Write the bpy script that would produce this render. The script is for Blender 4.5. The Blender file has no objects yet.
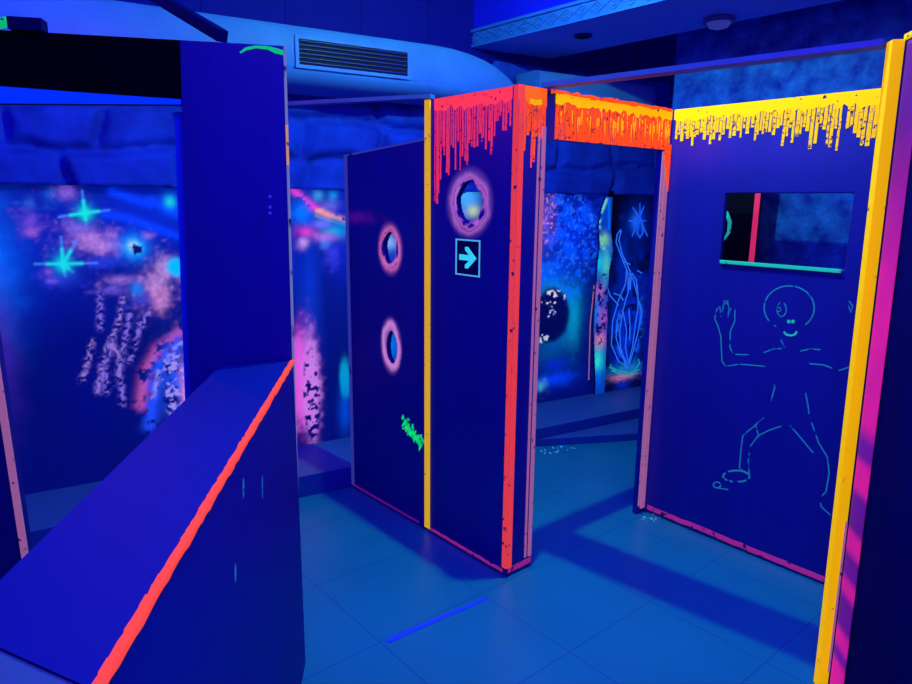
import bpy, bmesh, math, random
import numpy as np
from mathutils import Matrix
from math import sin, cos, radians, pi
random.seed(7)
RNG = np.random.default_rng(11)
scene = bpy.context.scene
COL = scene.collection

# ------------------------------------------------------------------ measured view (used to turn photo measurements into wall positions)
FPX, PITCH, EYE, YAW, ROLL = 676.13, radians(11.867), 1.7, radians(40.212), radians(.567)
vF = np.array([sin(YAW), cos(YAW), 0.]); vR = np.array([cos(YAW), -sin(YAW), 0.]); vU = np.array([0, 0, 1.])
vD = vF * cos(PITCH) - vU * sin(PITCH); vT0 = vF * sin(PITCH) + vU * cos(PITCH)
vR0 = vR; vR = vR0 * cos(ROLL) + vT0 * sin(ROLL); vT = vT0 * cos(ROLL) - vR0 * sin(ROLL)
EYEP = np.array([0, 0, EYE])

def ray(u, v):
    return vR * (u - 456) / FPX - vT * (v - 342) / FPX + vD

# ------------------------------------------------------------------ planes: a vertical face with its own coordinates s (along) and z (up)
class Plane:
    def __init__(self, p0, p1, flip=False, lean=0.):
        self.k = lean                                    # metres of sideways lean per metre of height
        self.p0 = np.array(p0, float); d = np.array(p1, float) - self.p0
        self.L = float(np.hypot(*d)); self.d = d / self.L
        n = np.array([self.d[1], -self.d[0]])           # candidate outward normal
        if n @ (-self.p0) < 0: n = -n                   # faces the side the visitor stands on
        if flip: n = -n
        self.n = n
    def sz(self, u, v):
        r = ray(u, v); t = (self.n @ self.p0) / (self.n @ r[:2])
        q = EYEP + r * t
        return float((q[:2] - self.p0) @ self.d - self.k * q[2]), float(q[2])
    def pt(self, s, z, h=0.0):
        q = self.p0 + self.d * (s + self.k * z) + self.n * h
        return (q[0], q[1], z)

# ------------------------------------------------------------------ noise in numpy (for the paint on murals and panels)
def vnoise(x, y, seed=0):
    rs = np.random.default_rng(seed); T = rs.random((64, 64))
    xi = np.floor(x).astype(int); yi = np.floor(y).astype(int)
    fx = x - xi; fy = y - yi
    fx = fx * fx * (3 - 2 * fx); fy = fy * fy * (3 - 2 * fy)
    a = T[xi % 64, yi % 64]; b = T[(xi + 1) % 64, yi % 64]
    c = T[xi % 64, (yi + 1) % 64]; d = T[(xi + 1) % 64, (yi + 1) % 64]
    return (a * (1 - fx) + b * fx) * (1 - fy) + (c * (1 - fx) + d * fx) * fy

def fbm(x, y, sc, seed=0, octv=3):
    r = 0; amp = 1; tot = 0
    for k in range(octv):
        r = r + amp * vnoise(x * sc * 2 ** k + 17.3 * k, y * sc * 2 ** k + 5.1 * k, seed + k); tot += amp; amp *= .5
    return r / tot

def lin(r, g, b):
    f = lambda c: (c / 255 / 12.92) if c <= 10 else ((c / 255 + .055) / 1.055) ** 2.4
    return np.array([f(r), f(g), f(b)])

# ------------------------------------------------------------------ materials
def newmat(name):
    m = bpy.data.materials.new(name); m.use_nodes = True
    nt = m.node_tree; return m, nt, nt.nodes['Principled BSDF']

def ramp(nt, fac, stops):
    r = nt.nodes.new('ShaderNodeValToRGB'); e = r.color_ramp.elements
    e[0].position, e[0].color = stops[0][0], (*stops[0][1], 1)
    e[1].position, e[1].color = stops[-1][0], (*stops[-1][1], 1)
    for p, c in stops[1:-1]:
        q = e.new(p); q.color = (*c, 1)
    nt.links.new(fac, r.inputs[0]); return r.outputs[0]

def noise(nt, scale, detail=3, rough=.6, stretch=None):
    tc = nt.nodes.new('ShaderNodeTexCoord'); n = nt.nodes.new('ShaderNodeTexNoise')
    n.inputs['Scale'].default_value = scale; n.inputs['Detail'].default_value = detail; n.inputs['Roughness'].default_value = rough
    if stretch:
        mp = nt.nodes.new('ShaderNodeMapping'); mp.inputs['Scale'].default_value = stretch
        nt.links.new(tc.outputs['Object'], mp.inputs[0]); nt.links.new(mp.outputs[0], n.inputs['Vector'])
    else: nt.links.new(tc.outputs['Object'], n.inputs['Vector'])
    return n.outputs['Fac']

def plain(name, c1, c2=None, scale=6, rough=.5, spec=.3, bump=0., stretch=None):
    m, nt, b = newmat(name)
    c2 = c2 if c2 is not None else tuple(x * .75 for x in c1)
    f = noise(nt, scale, 4, .6, stretch)
    nt.links.new(ramp(nt, f, [(.3, tuple(c2)), (.7, tuple(c1))]), b.inputs['Base Color'])
    b.inputs['Roughness'].default_value = rough; b.inputs['Specular IOR Level'].default_value = spec
    if bump:
        bp = nt.nodes.new('ShaderNodeBump'); bp.inputs['Strength'].default_value = bump; bp.inputs['Distance'].default_value = .01
        nt.links.new(noise(nt, scale * 4, 4), bp.inputs['Height']); nt.links.new(bp.outputs[0], b.inputs['Normal'])
    return m

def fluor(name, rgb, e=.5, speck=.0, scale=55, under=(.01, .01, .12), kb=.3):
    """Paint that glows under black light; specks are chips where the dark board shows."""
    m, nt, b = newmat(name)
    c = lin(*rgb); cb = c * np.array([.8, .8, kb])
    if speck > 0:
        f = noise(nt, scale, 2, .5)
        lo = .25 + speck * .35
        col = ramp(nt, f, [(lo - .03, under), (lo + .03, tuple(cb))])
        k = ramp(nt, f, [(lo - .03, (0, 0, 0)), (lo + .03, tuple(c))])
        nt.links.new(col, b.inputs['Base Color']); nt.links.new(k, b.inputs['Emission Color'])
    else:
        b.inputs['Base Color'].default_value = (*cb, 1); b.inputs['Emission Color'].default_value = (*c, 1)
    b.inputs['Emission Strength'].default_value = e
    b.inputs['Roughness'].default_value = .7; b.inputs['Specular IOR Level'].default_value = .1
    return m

def painted(name, base, base2, e=.8, rough=.45, spec=.3, scale=5, stretch=None, bump=0):
    """Board or wall whose glowing paint is stored per vertex in the attribute 'paint'."""
    m, nt, b = newmat(name)
    at = nt.nodes.new('ShaderNodeAttribute'); at.attribute_name = 'paint'
    f = noise(nt, scale, 4, .6, stretch)
    bc = ramp(nt, f, [(.3, base2), (.7, base)])
    mx = nt.nodes.new('ShaderNodeMix'); mx.data_type = 'RGBA'; mx.blend_type = 'ADD'; mx.inputs['Factor'].default_value = .2
    nt.links.new(bc, mx.inputs['A']); nt.links.new(at.outputs['Color'], mx.inputs['B'])
    nt.links.new(mx.outputs['Result'], b.inputs['Base Color'])
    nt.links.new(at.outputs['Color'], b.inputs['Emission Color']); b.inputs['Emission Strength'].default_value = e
    b.inputs['Roughness'].default_value = rough; b.inputs['Specular IOR Level'].default_value = spec
    if bump:
        bp = nt.nodes.new('ShaderNodeBump'); bp.inputs['Strength'].default_value = bump; bp.inputs['Distance'].default_value = .01
        nt.links.new(noise(nt, 30, 4), bp.inputs['Height']); nt.links.new(bp.outputs[0], b.inputs['Normal'])
    return m

NAVY = (.010, .010, .30); NAVY2 = (.008, .007, .25)
M = {}
M['panel'] = plain('navy_board', NAVY, NAVY2, 3, .42, .35, stretch=(6, 6, .6))
M['panel_plain'] = plain('navy_board_back', (.008, .008, .22), (.006, .006, .18), 3, .5, .3)
M['dark'] = plain('black_board', (.001, .001, .09), (.0008, .0008, .07), 4, .7, .03)
M['header'] = plain('black_header', (.001, .001, .006), (.0008, .0008, .003), 3, .7, .05)
M['upper'] = plain('upper_wall_paint', (.001, .0012, .27), (.001, .001, .23), 1.2, .7, .1)
M['ledge'] = plain('blue_ledge', (.001, .010, .215), (.001, .009, .195), 2.5, .55, .15)
M['lowwall'] = plain('blue_gloss_board', (.002, .004, .27), (.002, .003, .24), 2, .5, .08)
M['end'] = plain('light_blue_board', (.06, .17, .25), (.04, .12, .20), 5, .5, .3)
M['rail'] = plain('blue_rail', (.07, .10, .42), (.05, .07, .32), 8, .5, .3)
M['duct'] = plain('duct_paint', (.05, .19, .64), (.032, .13, .52), 3, .55, .2)
M['ductdark'] = plain('duct_slot', (.01, .01, .12), (.008, .008, .09), 3, .6, .2)
M['ceiling'] = plain('ceiling_paint', (.003, .012, .75), (.002, .010, .68), 1.5, .7, .1)
M['beam'] = plain('beam_paint', (.004, .008, .86), (.004, .007, .82), 2, .6, .2)
M['frieze'] = plain('frieze_paint', (.02, .13, .66), (.02, .11, .6), 6, .6, .2)
M['mottled'] = plain('mottled_plaster', (.02, .15, .74), (.005, .014, .32), 9, .8, .1, .6)
M['stone'] = plain('rock_face', (.010, .050, .62), (.006, .022, .38), 5, .8, .1, .5)
M['step'] = plain('step_tile', (.05, .13, .42), (.045, .11, .38), 3, .45, .3)
M['riser'] = plain('riser_tile', (.012, .04, .40), (.01, .035, .36), 3, .5, .3)
M['black'] = plain('black_paint', (.002, .002, .012), (.001, .001, .006), 5, .6, .1)
M['screw'] = plain('screw_metal', (.25, .4, .9), None, 5, .3, .6)
M['tape'] = plain('blue_tape', (.02, .09, .95), (.02, .08, .9), 9, .5, .3)
M['yellow'] = fluor('yellow_paint', (255, 190, 0), .66, .16, 40)
M['postyellow'] = fluor('post_yellow_paint', (255, 190, 4), .70, .06, 30)
M['coral'] = fluor('coral_paint', (235, 64, 76), .78, .20, 40)
M['glowline'] = fluor('thin_blue_line_paint', (40, 110, 255), .85, .15, 60)
M['yellowstrip'] = fluor('yellow_strip_paint', (245, 190, 40), .66, .12, 60)
M['gold'] = fluor('golden_drip_paint', (245, 178, 20), .66, .36, 70)
M['red'] = fluor('red_pink_paint', (255, 58, 84), .92, .24, 50)
M['reddrip'] = fluor('red_drip_paint', (240, 50, 100), .80, .26, 75)
M['orange'] = fluor('orange_paint', (255, 96, 28), .88, .14, 60)
M['orangedrip'] = fluor('orange_drip_paint', (255, 76, 24), .85, .30, 80)
M['edge'] = fluor('orange_red_edge_paint', (250, 72, 66), .82, .10, 40)
M['pinkwhite'] = fluor('pale_pink_paint', (190, 115, 178), .50, .22, 40)
M['magenta'] = fluor('magenta_paint', (230, 20, 150), .55, .0)
M['purple'] = fluor('purple_paint', (120, 20, 165), .45, .0)
M['baseline'] = fluor('purple_base_paint', (185, 45, 165), .45, .32, 30)
M['teal'] = fluor('teal_paint', (30, 180, 190), .60, .10, 30)
M['tealdim'] = fluor('dim_teal_paint', (30, 130, 205), .42, .46, 28, NAVY)
M['green'] = fluor('green_paint', (20, 230, 140), .55, .25, 60)
M['signline'] = fluor('sign_pale_blue', (80, 180, 240), .80)
M['signarrow'] = fluor('sign_cyan', (50, 205, 235), .95)
M['blueneon'] = fluor('bright_blue_paint', (25, 90, 255), .75, .12, 50)
M['paleedge'] = fluor('pale_edge_paint', (130, 140, 200), .50, .30, 12)
M['edgeor'] = fluor('orange_edge_paint', (225, 165, 110), .62, .25, 25)
M['purpleblue'] = fluor('violet_edge_paint', (62, 70, 195), .45, .2, 20)
M['headlight'] = plain('light_blue_soffit', (.01, .10, .95), (.01, .09, .9), 4, .4, .3)
M['ledstrip'] = fluor('blue_light_strip', (0, 48, 255), .85, 0, 40)
M['pinkstrip'] = fluor('pink_strip_paint', (225, 45, 115), .70, .15, 30)

# ------------------------------------------------------------------ mesh helpers (world coordinates in, parented under a thing's root)
class MB:
    def __init__(self): self.v = []; self.f = []
    def box8(self, p):                                   # p: 4 bottom corners then 4 top corners
        n = len(self.v); self.v += [tuple(map(float, q)) for q in p]
        for a in ((3, 2, 1, 0), (4, 5, 6, 7), (0, 1, 5, 4), (1, 2, 6, 5), (2, 3, 7, 6), (3, 0, 4, 7)):
            self.f.append(tuple(n + i for i in a))
        return self
    def box(self, x0, x1, y0, y1, z0, z1):
        return self.box8([(x0, y0, z0), (x1, y0, z0), (x1, y1, z0), (x0, y1, z0), (x0, y0, z1), (x1, y0, z1), (x1, y1, z1), (x0, y1, z1)])
    def slab(self, P, s0, s1, z0, z1, h0, h1):           # box on a Plane
        return self.box8([P.pt(s0, z0, h0), P.pt(s1, z0, h0), P.pt(s1, z0, h1), P.pt(s0, z0, h1),
                          P.pt(s0, z1, h0), P.pt(s1, z1, h0), P.pt(s1, z1, h1), P.pt(s0, z1, h1)])
    def bar(self, a, b, w, t, up=(0, 0, 1)):             # rectangular bar from a to b
        a = np.array(a, float); b = np.array(b, float); d = (b - a) / np.linalg.norm(b - a)
        s = np.cross(d, up); s /= np.linalg.norm(s); u = np.cross(s, d)
        c = lambda p, i, j: p + s * i * w / 2 + u * j * t / 2
        return self.box8([c(a, -1, -1), c(a, 1, -1), c(b, 1, -1), c(b, -1, -1), c(a, -1, 1), c(a, 1, 1), c(b, 1, 1), c(b, -1, 1)])
    def ribbon(self, P, pts, w, h=.003, closed=False, base=.0005):   # brush line on a Plane; pts are (s,z); w width or list
        pts = [np.array(p, float) for p in pts]; n = len(pts)
        ws = w if isinstance(w, (list, tuple)) else [w] * n
        i0 = len(self.v)
        for i, p in enumerate(pts):
            a = pts[i - 1] if (i > 0 or closed) else p; b = pts[(i + 1) % n] if (i < n - 1 or closed) else p
            d = b - a; L = np.hypot(*d) or 1; nn = np.array([-d[1], d[0]]) / L * ws[i] / 2
            for q, hh in ((p - nn, base), (p + nn, base), (p + nn, h), (p - nn, h)): self.v.append(P.pt(q[0], q[1], hh))
        for i in range(n if closed else n - 1):
            A = i0 + 4 * i; B = i0 + 4 * ((i + 1) % n)
            for k in range(4): self.f.append((A + k, A + (k + 1) % 4, B + (k + 1) % 4, B + k))
        if not closed:
            self.f.append((i0, i0 + 1, i0 + 2, i0 + 3)); j = i0 + 4 * (n - 1); self.f.append((j + 3, j + 2, j + 1, j))
        return self
    def poly(self, P, pts, h0, h1):                      # prism of an outline on a Plane
        n = len(pts); i0 = len(self.v)
        self.v += [P.pt(s, z, h0) for s, z in pts] + [P.pt(s, z, h1) for s, z in pts]
        self.f.append(tuple(i0 + n + i for i in range(n))); self.f.append(tuple(i0 + n - 1 - i for i in range(n)))
        for i in range(n): self.f.append((i0 + i, i0 + (i + 1) % n, i0 + n + (i + 1) % n, i0 + n + i))
        return self
    def lathe(self, c, prof, n=28):                      # prof: (radius, z offset)
        i0 = len(self.v)
        for r, z in prof:
            for k in range(n): self.v.append((c[0] + r * cos(2 * pi * k / n), c[1] + r * sin(2 * pi * k / n), c[2] + z))
        for j in range(len(prof) - 1):
            for k in range(n): self.f.append((i0 + j * n + k, i0 + j * n + (k + 1) % n, i0 + (j + 1) * n + (k + 1) % n, i0 + (j + 1) * n + k))
        self.f.append(tuple(i0 + k for k in range(n))); self.f.append(tuple(i0 + (len(prof) - 1) * n + k for k in range(n - 1, -1, -1)))
        return self
    def build(self, name, mat, parent=None, bevel=0, off=None):
        o0 = np.array(off if off is not None else (world(parent) if parent else (0, 0, 0)))
        me = bpy.data.meshes.new(name); me.from_pydata([tuple(np.array(q) - o0) for q in self.v], [], self.f); me.update()
        bm = bmesh.new(); bm.from_mesh(me); bmesh.ops.recalc_face_normals(bm, faces=bm.faces); bm.to_mesh(me); bm.free()
        o = bpy.data.objects.new(name, me); COL.objects.link(o); me.materials.append(mat)
        if parent: o.parent = parent
        if bevel:
            b = o.modifiers.new('bevel', 'BEVEL'); b.width = bevel; b.segments = 2; b.limit_method = 'ANGLE'
        return o

def world(o):
    l = np.array(o.location)
    while o.parent: o = o.parent; l = l + np.array(o.location)
    return l

def thing(name, loc, label, cat, group=None):
    o = bpy.data.objects.new(name, None); COL.objects.link(o); o.location = loc; o.empty_display_size = .1
    o['label'] = label; o['category'] = cat; o['kind'] = 'thing'
    if group: o['group'] = group
    return o

def tag(o, label, cat, group=None):
    o['label'] = label; o['category'] = cat; o['kind'] = o.get('kind', 'thing')
    if group: o['group'] = group
    return o

def recentre(o):                                         # give a single-mesh thing its origin at its own base
    me = o.data; co = np.empty(len(me.vertices) * 3, np.float32); me.vertices.foreach_get('co', co); co = co.reshape(-1, 3)
    c = (co.min(0) + co.max(0)) / 2; c[2] = co[:, 2].min()
    me.vertices.foreach_set('co', (co - c).ravel()); me.update(); o.location = [float(x) for x in c]; return o

def struct(o): o['kind'] = 'structure'; return o

def sheet(name, P, s0, s1, z0, z1, step, mat, parent=None, paint=None, holes=None, thick=.03, back=None, height=None):
    """A board or wall face as a fine grid on Plane P; paint(S,Z)->rgb, holes(S,Z)->mask of missing cells."""
    ns = max(2, int(round((s1 - s0) / step)) + 1); nz = max(2, int(round((z1 - z0) / step)) + 1)
    S, Z = np.meshgrid(np.linspace(s0, s1, ns), np.linspace(z0, z1, nz))
    H = height(S, Z) if height is not None else np.zeros_like(S)
    o0 = world(parent) if parent else np.zeros(3)
    SS = S + P.k * Z; X = P.p0[0] + P.d[0] * SS + P.n[0] * H - o0[0]; Y = P.p0[1] + P.d[1] * SS + P.n[1] * H - o0[1]
    co = np.stack([X, Y, Z - o0[2]], -1).reshape(-1, 3)
    idx = np.arange(ns * nz).reshape(nz, ns)
    q = np.stack([idx[:-1, :-1], idx[:-1, 1:], idx[1:, 1:], idx[1:, :-1]], -1).reshape(-1, 4)
    e1 = np.array([P.d[0], P.d[1], 0]); 
    if np.cross(e1, [0, 0, 1])[:2] @ P.n < 0: q = q[:, ::-1]
    if holes is not None:
        Sc = (S[:-1, :-1] + S[1:, 1:]) / 2; Zc = (Z[:-1, :-1] + Z[1:, 1:]) / 2
        q = q[~holes(Sc, Zc).reshape(-1)]
    me = bpy.data.meshes.new(name)
    used = np.zeros(len(co), bool); used[q.ravel()] = True; remap = np.cumsum(used) - 1
    co = co[used]; q = remap[q]
    me.vertices.add(len(co)); me.vertices.foreach_set('co', co.astype(np.float32).ravel())
    me.loops.add(q.size); me.loops.foreach_set('vertex_index', q.astype(np.int32).ravel())
    me.polygons.add(len(q)); me.polygons.foreach_set('loop_start', np.arange(0, q.size, 4, dtype=np.int32))
    me.update(calc_edges=True)
    if paint is not None:
        c = paint(S, Z).reshape(-1, 3)[used]; c = np.concatenate([np.clip(c, 0, None), np.ones((len(c), 1))], 1)
        at = me.attributes.new('paint', 'FLOAT_COLOR', 'POINT'); at.data.foreach_set('color', c.astype(np.float32).ravel())
    me.validate()
    o = bpy.data.objects.new(name, me); COL.objects.link(o); me.materials.append(mat)
    me.materials.append(back or M['panel_plain'])
    if parent: o.parent = parent
    if thick:
        md = o.modifiers.new('thickness', 'SOLIDIFY'); md.thickness = thick; md.offset = -1
        md.material_offset = 1; md.material_offset_rim = 1
    return o

# ------------------------------------------------------------------ paint brushes (all in wall coordinates: metres along, metres up)
class Brush:
    def __init__(self, P): self.P = P
    def frame(self, u, v):                                # metres per photo pixel at that spot
        s, z = self.P.sz(u, v); s2, _ = self.P.sz(u + 1, v); _, z2 = self.P.sz(u, v + 1)
        return s, z, abs(s2 - s), abs(z2 - z)
    def begin(self, S, Z): self.S, self.Z = S, Z; self.C = np.zeros(S.shape + (3,))
    def mixin(self, col, a): 
        a = np.clip(a, 0, 1)[..., None]; self.C = self.C * (1 - a) + np.array(col) * a
    def base(self, col): self.C[:] = col
    def blob(self, u, v, ru, rv, rgb, amp=1., rough=0., seed=1, nsc=25, hard=0):
        s, z, ku, kv = self.frame(u, v)
        r2 = ((self.S - s) / (ru * ku)) ** 2 + ((self.Z - z) / (rv * kv)) ** 2
        if rough: r2 = r2 * np.clip(1 + rough * 2.2 * (fbm(self.S, self.Z, nsc, seed) - .5), .25, 4) + rough * (fbm(self.S, self.Z, nsc * 2, seed + 9) - .5)
        a = 1 / (1 + np.exp((np.sqrt(np.clip(r2, 0, None)) - 1) * hard)) if hard else np.exp(-np.clip(r2, -1, 40))
        self.mixin(lin(*rgb), amp * a)
    def stroke(self, pts, w, rgb, amp=1., rough=0., seed=3, nsc=40, soft=1.):
        q = [self.P.sz(*p) for p in pts]; _, _, _, k = self.frame(*pts[0]); W = w * k
        S, Z = self.S, self.Z; d = np.full(S.shape, 9.)
        for (a, b), (c, e) in zip(q[:-1], q[1:]):
            L = (c - a) ** 2 + (e - b) ** 2 + 1e-12
            t = np.clip(((S - a) * (c - a) + (Z - b) * (e - b)) / L, 0, 1)
            d = np.minimum(d, np.hypot(S - a - t * (c - a), Z - b - t * (e - b)))
        a = np.exp(-(d / (W / 2)) ** 2 / soft)
        if rough: a = a * np.clip((fbm(S, Z, nsc, seed) - .5) * 6 * 1 + 1.2 - rough, 0, 1)
        self.mixin(lin(*rgb), amp * a)
    def chips(self, u, v, ru, rv, rgb, thr, nsc, seed, amp=1.):   # broken patch of paint
        s, z, ku, kv = self.frame(u, v)
        r2 = ((self.S - s) / (ru * ku)) ** 2 + ((self.Z - z) / (rv * kv)) ** 2
        n = fbm(self.S, self.Z, nsc, seed)
        a = np.clip((n - thr) * 14, 0, 1) * np.clip((1.15 - r2) * 2.5, 0, 1)
        self.mixin(lin(*rgb), amp * a)
    def rough_poly(self, rect, rgb, thr, nsc, seed, amp=1.):
        (s0, z0), (s1, z1) = self.P.sz(*rect[:2]), self.P.sz(*rect[2:])
        a = np.clip((fbm(self.S, self.Z, nsc, seed) - thr) * 16, 0, 1)
        sm = lambda x, lo, hi: np.clip((x - lo) / .02, 0, 1) * np.clip((hi - x) / .02, 0, 1)
        self.mixin(lin(*rgb), amp * a * sm(self.S, min(s0, s1), max(s0, s1)) * sm(self.Z, min(z0, z1), max(z0, z1)))

# ================================================================== SETTING
# floor of square tiles
def floor_mat():
    m, nt, b = newmat('floor_tiles')
    tc = nt.nodes.new('ShaderNodeTexCoord'); sp = nt.nodes.new('ShaderNodeSeparateXYZ'); nt.links.new(tc.outputs['Object'], sp.inputs[0])
    def line(out, off, per):
        a = nt.nodes.new('ShaderNodeMath'); a.operation = 'ADD'; a.inputs[1].default_value = -off + 10 * per; nt.links.new(out, a.inputs[0])
        d = nt.nodes.new('ShaderNodeMath'); d.operation = 'DIVIDE'; d.inputs[1].default_value = per; nt.links.new(a.outputs[0], d.inputs[0])
        f = nt.nodes.new('ShaderNodeMath'); f.operation = 'PINGPONG'; f.inputs[1].default_value = .5; nt.links.new(d.outputs[0], f.inputs[0])
        l = nt.nodes.new('ShaderNodeMath'); l.operation = 'LESS_THAN'; l.inputs[1].default_value = .0055; nt.links.new(f.outputs[0], l.inputs[0])
        return l.outputs[0]
    mx = nt.nodes.new('ShaderNodeMath'); mx.operation = 'MAXIMUM'
    nt.links.new(line(sp.outputs[0], 1.30, .53), mx.inputs[0]); nt.links.new(line(sp.outputs[1], 1.98, .51), mx.inputs[1])
    base = ramp(nt, noise(nt, 2.2, 4), [(.3, (.005, .20, .34)), (.7, (.007, .235, .38))])
    mix = nt.nodes.new('ShaderNodeMix'); mix.data_type = 'RGBA'
    fac = nt.nodes.new('ShaderNodeMath'); fac.operation = 'MULTIPLY'; fac.inputs[1].default_value = .55; nt.links.new(mx.outputs[0], fac.inputs[0])
    nt.links.new(fac.outputs[0], mix.inputs['Factor']); nt.links.new(base, mix.inputs['A']); mix.inputs['B'].default_value = (.01, .04, .30, 1)
    nt.links.new(mix.outputs['Result'], b.inputs['Base Color'])
    b.inputs['Roughness'].default_value = .38; b.inputs['Specular IOR Level'].default_value = .25
    return m
struct(MB().box(-2.6, 6.2, -2.0, 5.0, -.1, 0).build('floor', floor_mat()))
struct(MB().box(-2.6, 6.2, -2.0, 5.0, 3.0, 3.1).build('ceiling', M['ceiling']))

wl = lambda x, off=0: 4.14 - .165 * x - off
W = Plane((-1.6, wl(-1.6)), (5.9, wl(5.9)))
STEPH = .13
# raised step that runs along the back wall
sp_off = .50
st = MB(); st.box8([(-1.6, wl(-1.6, sp_off), 0), (5.9, wl(5.9, sp_off), 0), (5.9, wl(5.9), 0), (-1.6, wl(-1.6), 0),
                    (-1.6, wl(-1.6, sp_off), STEPH), (5.9, wl(5.9, sp_off), STEPH), (5.9, wl(5.9), STEPH), (-1.6, wl(-1.6), STEPH)])
st = struct(st.build('trim_1', M['step'], bevel=.006)); 
st.data.materials.append(M['riser'])
for p in st.data.polygons:
    if abs(p.normal.z) < .5: p.material_index = 1
lo = MB(); 
lo.box8([(3.36, wl(3.36, .505), 0), (4.5, 2.45, 0), (4.7, wl(4.7, .505), 0), (3.9, wl(3.9, .505), 0),
         (3.36, wl(3.36, .505), .055), (4.5, 2.45, .055), (4.7, wl(4.7, .505), .055), (3.9, wl(3.9, .505), .055)])
lo = struct(lo.build('trim_2', M['step'], bevel=.005)); lo.data.materials.append(M['riser'])
for p in lo.data.polygons:
    if abs(p.normal.z) < .5: p.material_index = 1

# ------- mural along the lower back wall
B = Brush(W)
def mural(S, Z):
    B.begin(S, Z)
    n = fbm(S, Z, 3, 40, 4)
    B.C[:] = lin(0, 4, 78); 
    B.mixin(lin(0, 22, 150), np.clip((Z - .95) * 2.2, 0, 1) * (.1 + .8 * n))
    # left part, seen through the booth opening
    B.blob(-6, 262, 28, 52, (0, 112, 255), .9, .5, 2, 12)
    B.blob(2, 345, 14, 60, (80, 36, 170), .45, .5, 4, 14)
    B.blob(45, 265, 60, 60, (0, 30, 180), .5, .4, 5, 10)
    B.blob(150, 215, 60, 30, (0, 35, 190), .7, .4, 6, 10)
    B.blob(85, 370, 34, 85, (0, 0, 96), .9, .3, 7, 10)
    for a in ((50, 196, 9, 8, (30, 90, 190)), (67, 192, 10, 8, (160, 110, 205)), (30, 222, 11, 10, (112, 72, 195)), (32, 232, 7, 5, (165, 95, 190)),
              (28, 204, 8, 6, (40, 90, 190)), (88, 238, 20, 10, (190, 125, 200)), (104, 246, 16, 9, (200, 140, 210)), (75, 228, 12, 7, (150, 110, 215)),
              (148, 236, 6, 4, (180, 125, 215)), (154, 284, 13, 14, (215, 150, 210)), (166, 268, 12, 12, (200, 150, 205)), (120, 280, 17, 5, (170, 120, 205)),
              (160, 300, 11, 12, (220, 140, 190)), (112, 290, 13, 5, (120, 95, 215)), (105, 262, 16, 6, (40, 60, 215)), (142, 300, 10, 8, (60, 60, 190)),
              (60, 278, 22, 9, (40, 45, 200)), (48, 272, 5, 4, (150, 80, 200)), (52, 281, 6, 2.5, (120, 90, 220))):
        B.blob(a[0], a[1], a[2] * .9, a[3] * .9, a[4], .72, 1.1, int(a[0]) + 3, 30)
    for q in ([(112, 192), (130, 198), (150, 204)], [(105, 214), (128, 218), (150, 226), (178, 236)], [(150, 200), (178, 214)]):
        B.stroke(q, 9, (0, 62, 255), .85, 0)
    def sparkle(u, v, r, col, rays):
        for du, dv in rays: B.stroke([(u, v), (u + du, v + dv)], 2.4, (70, 130, 245), .9)
        B.blob(u, v, r * 2.6, r * 2.6, (0, 110, 190), .5); B.blob(u, v, r * 1.3, r * 1.3, col, 1.)
        for du, dv in rays: B.stroke([(u, v), (u + du * .55, v + dv * .55)], 3.2, col, .95)
    sparkle(85, 213, 5, (20, 235, 195), [(-26, 4), (24, -3), (-3, -22), (1, 12)])
    sparkle(63, 264, 5.5, (20, 225, 215), [(-28, 0), (34, -1), (-2, -27), (2, 12), (14, -24), (10, 8)])
    B.blob(170, 203, 9, 11, (0, 90, 235), .8); B.blob(170, 202, 5, 5.5, (20, 215, 190), .95)
    B.blob(133, 247, 16, 14, (0, 105, 250), .95, .2); B.blob(134, 247, 9, 8, (20, 200, 240), 1., .3); B.blob(133, 246, 4.5, 4, (190, 220, 200), .8, .6)
    B.blob(137, 249, 4.5, 4.2, (0, 0, 70), 1., 1.2, 31, 60, 12)
    B.blob(176, 267, 9, 9, (0, 190, 250), 1., .2, 8, 20, 9); B.blob(137, 289, 6, 7, (0, 130, 240), .9)
    for k, q in enumerate(([(124, 296), (118, 325), (104, 355), (97, 392)], [(130, 312), (126, 335), (120, 365), (123, 404)], [(141, 318), (136, 340), (130, 362)],
              [(92, 342), (88, 362), (82, 380)], [(112, 340), (106, 362), (98, 392)], [(100, 294), (100, 328)], [(113, 345), (120, 360), (118, 385)], [(150, 310), (140, 330)],
              [(106, 372), (106, 392)])):
        B.stroke(q, 5.5, (140, 112, 220) if k % 3 else (160, 125, 205), .9, .82, 60 + k, 75)
    B.stroke([(196, 318), (178, 334), (158, 350), (146, 372), (141, 405)], 11, (205, 90, 150), .85, .25, 71, 30)
    B.stroke([(196, 330), (176, 344), (162, 362), (154, 388), (150, 425)], 13, (30, 80, 255), .95, .1, 72, 30)
    B.stroke([(192, 335), (172, 350), (159, 370), (153, 400)], 4.5, (160, 150, 235), .9, .3, 73, 40)
    B.blob(178, 385, 16, 34, (40, 90, 250), .9, .4, 74, 30)
    B.chips(178, 388, 16, 36, (170, 150, 230), .53, 45, 75, .9); B.chips(176, 385, 16, 36, (0, 0, 90), .60, 60, 76, 1.)
    B.blob(187, 392, 6, 22, (235, 150, 200), .9, .5, 77, 40)
    # strip beside the booth
    B.blob(308, 290, 16, 60, (0, 48, 175), .85, .2, 80, 10); B.blob(330, 300, 9, 90, (0, 4, 88), .95, .2, 81)
    B.blob(302, 213, 11, 11, (0, 115, 255), 1., .4, 82, 20); B.blob(318, 196, 5, 6, (60, 150, 195), .9, .5, 83); B.blob(333, 196, 5, 6, (10, 160, 200), .9, .5, 84)
    B.blob(330, 206, 9, 6, (120, 110, 205), .8, .5, 85); B.stroke([(293, 190), (308, 203), (330, 218)], 8, (228, 62, 185), 1., .1, 86)
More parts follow.
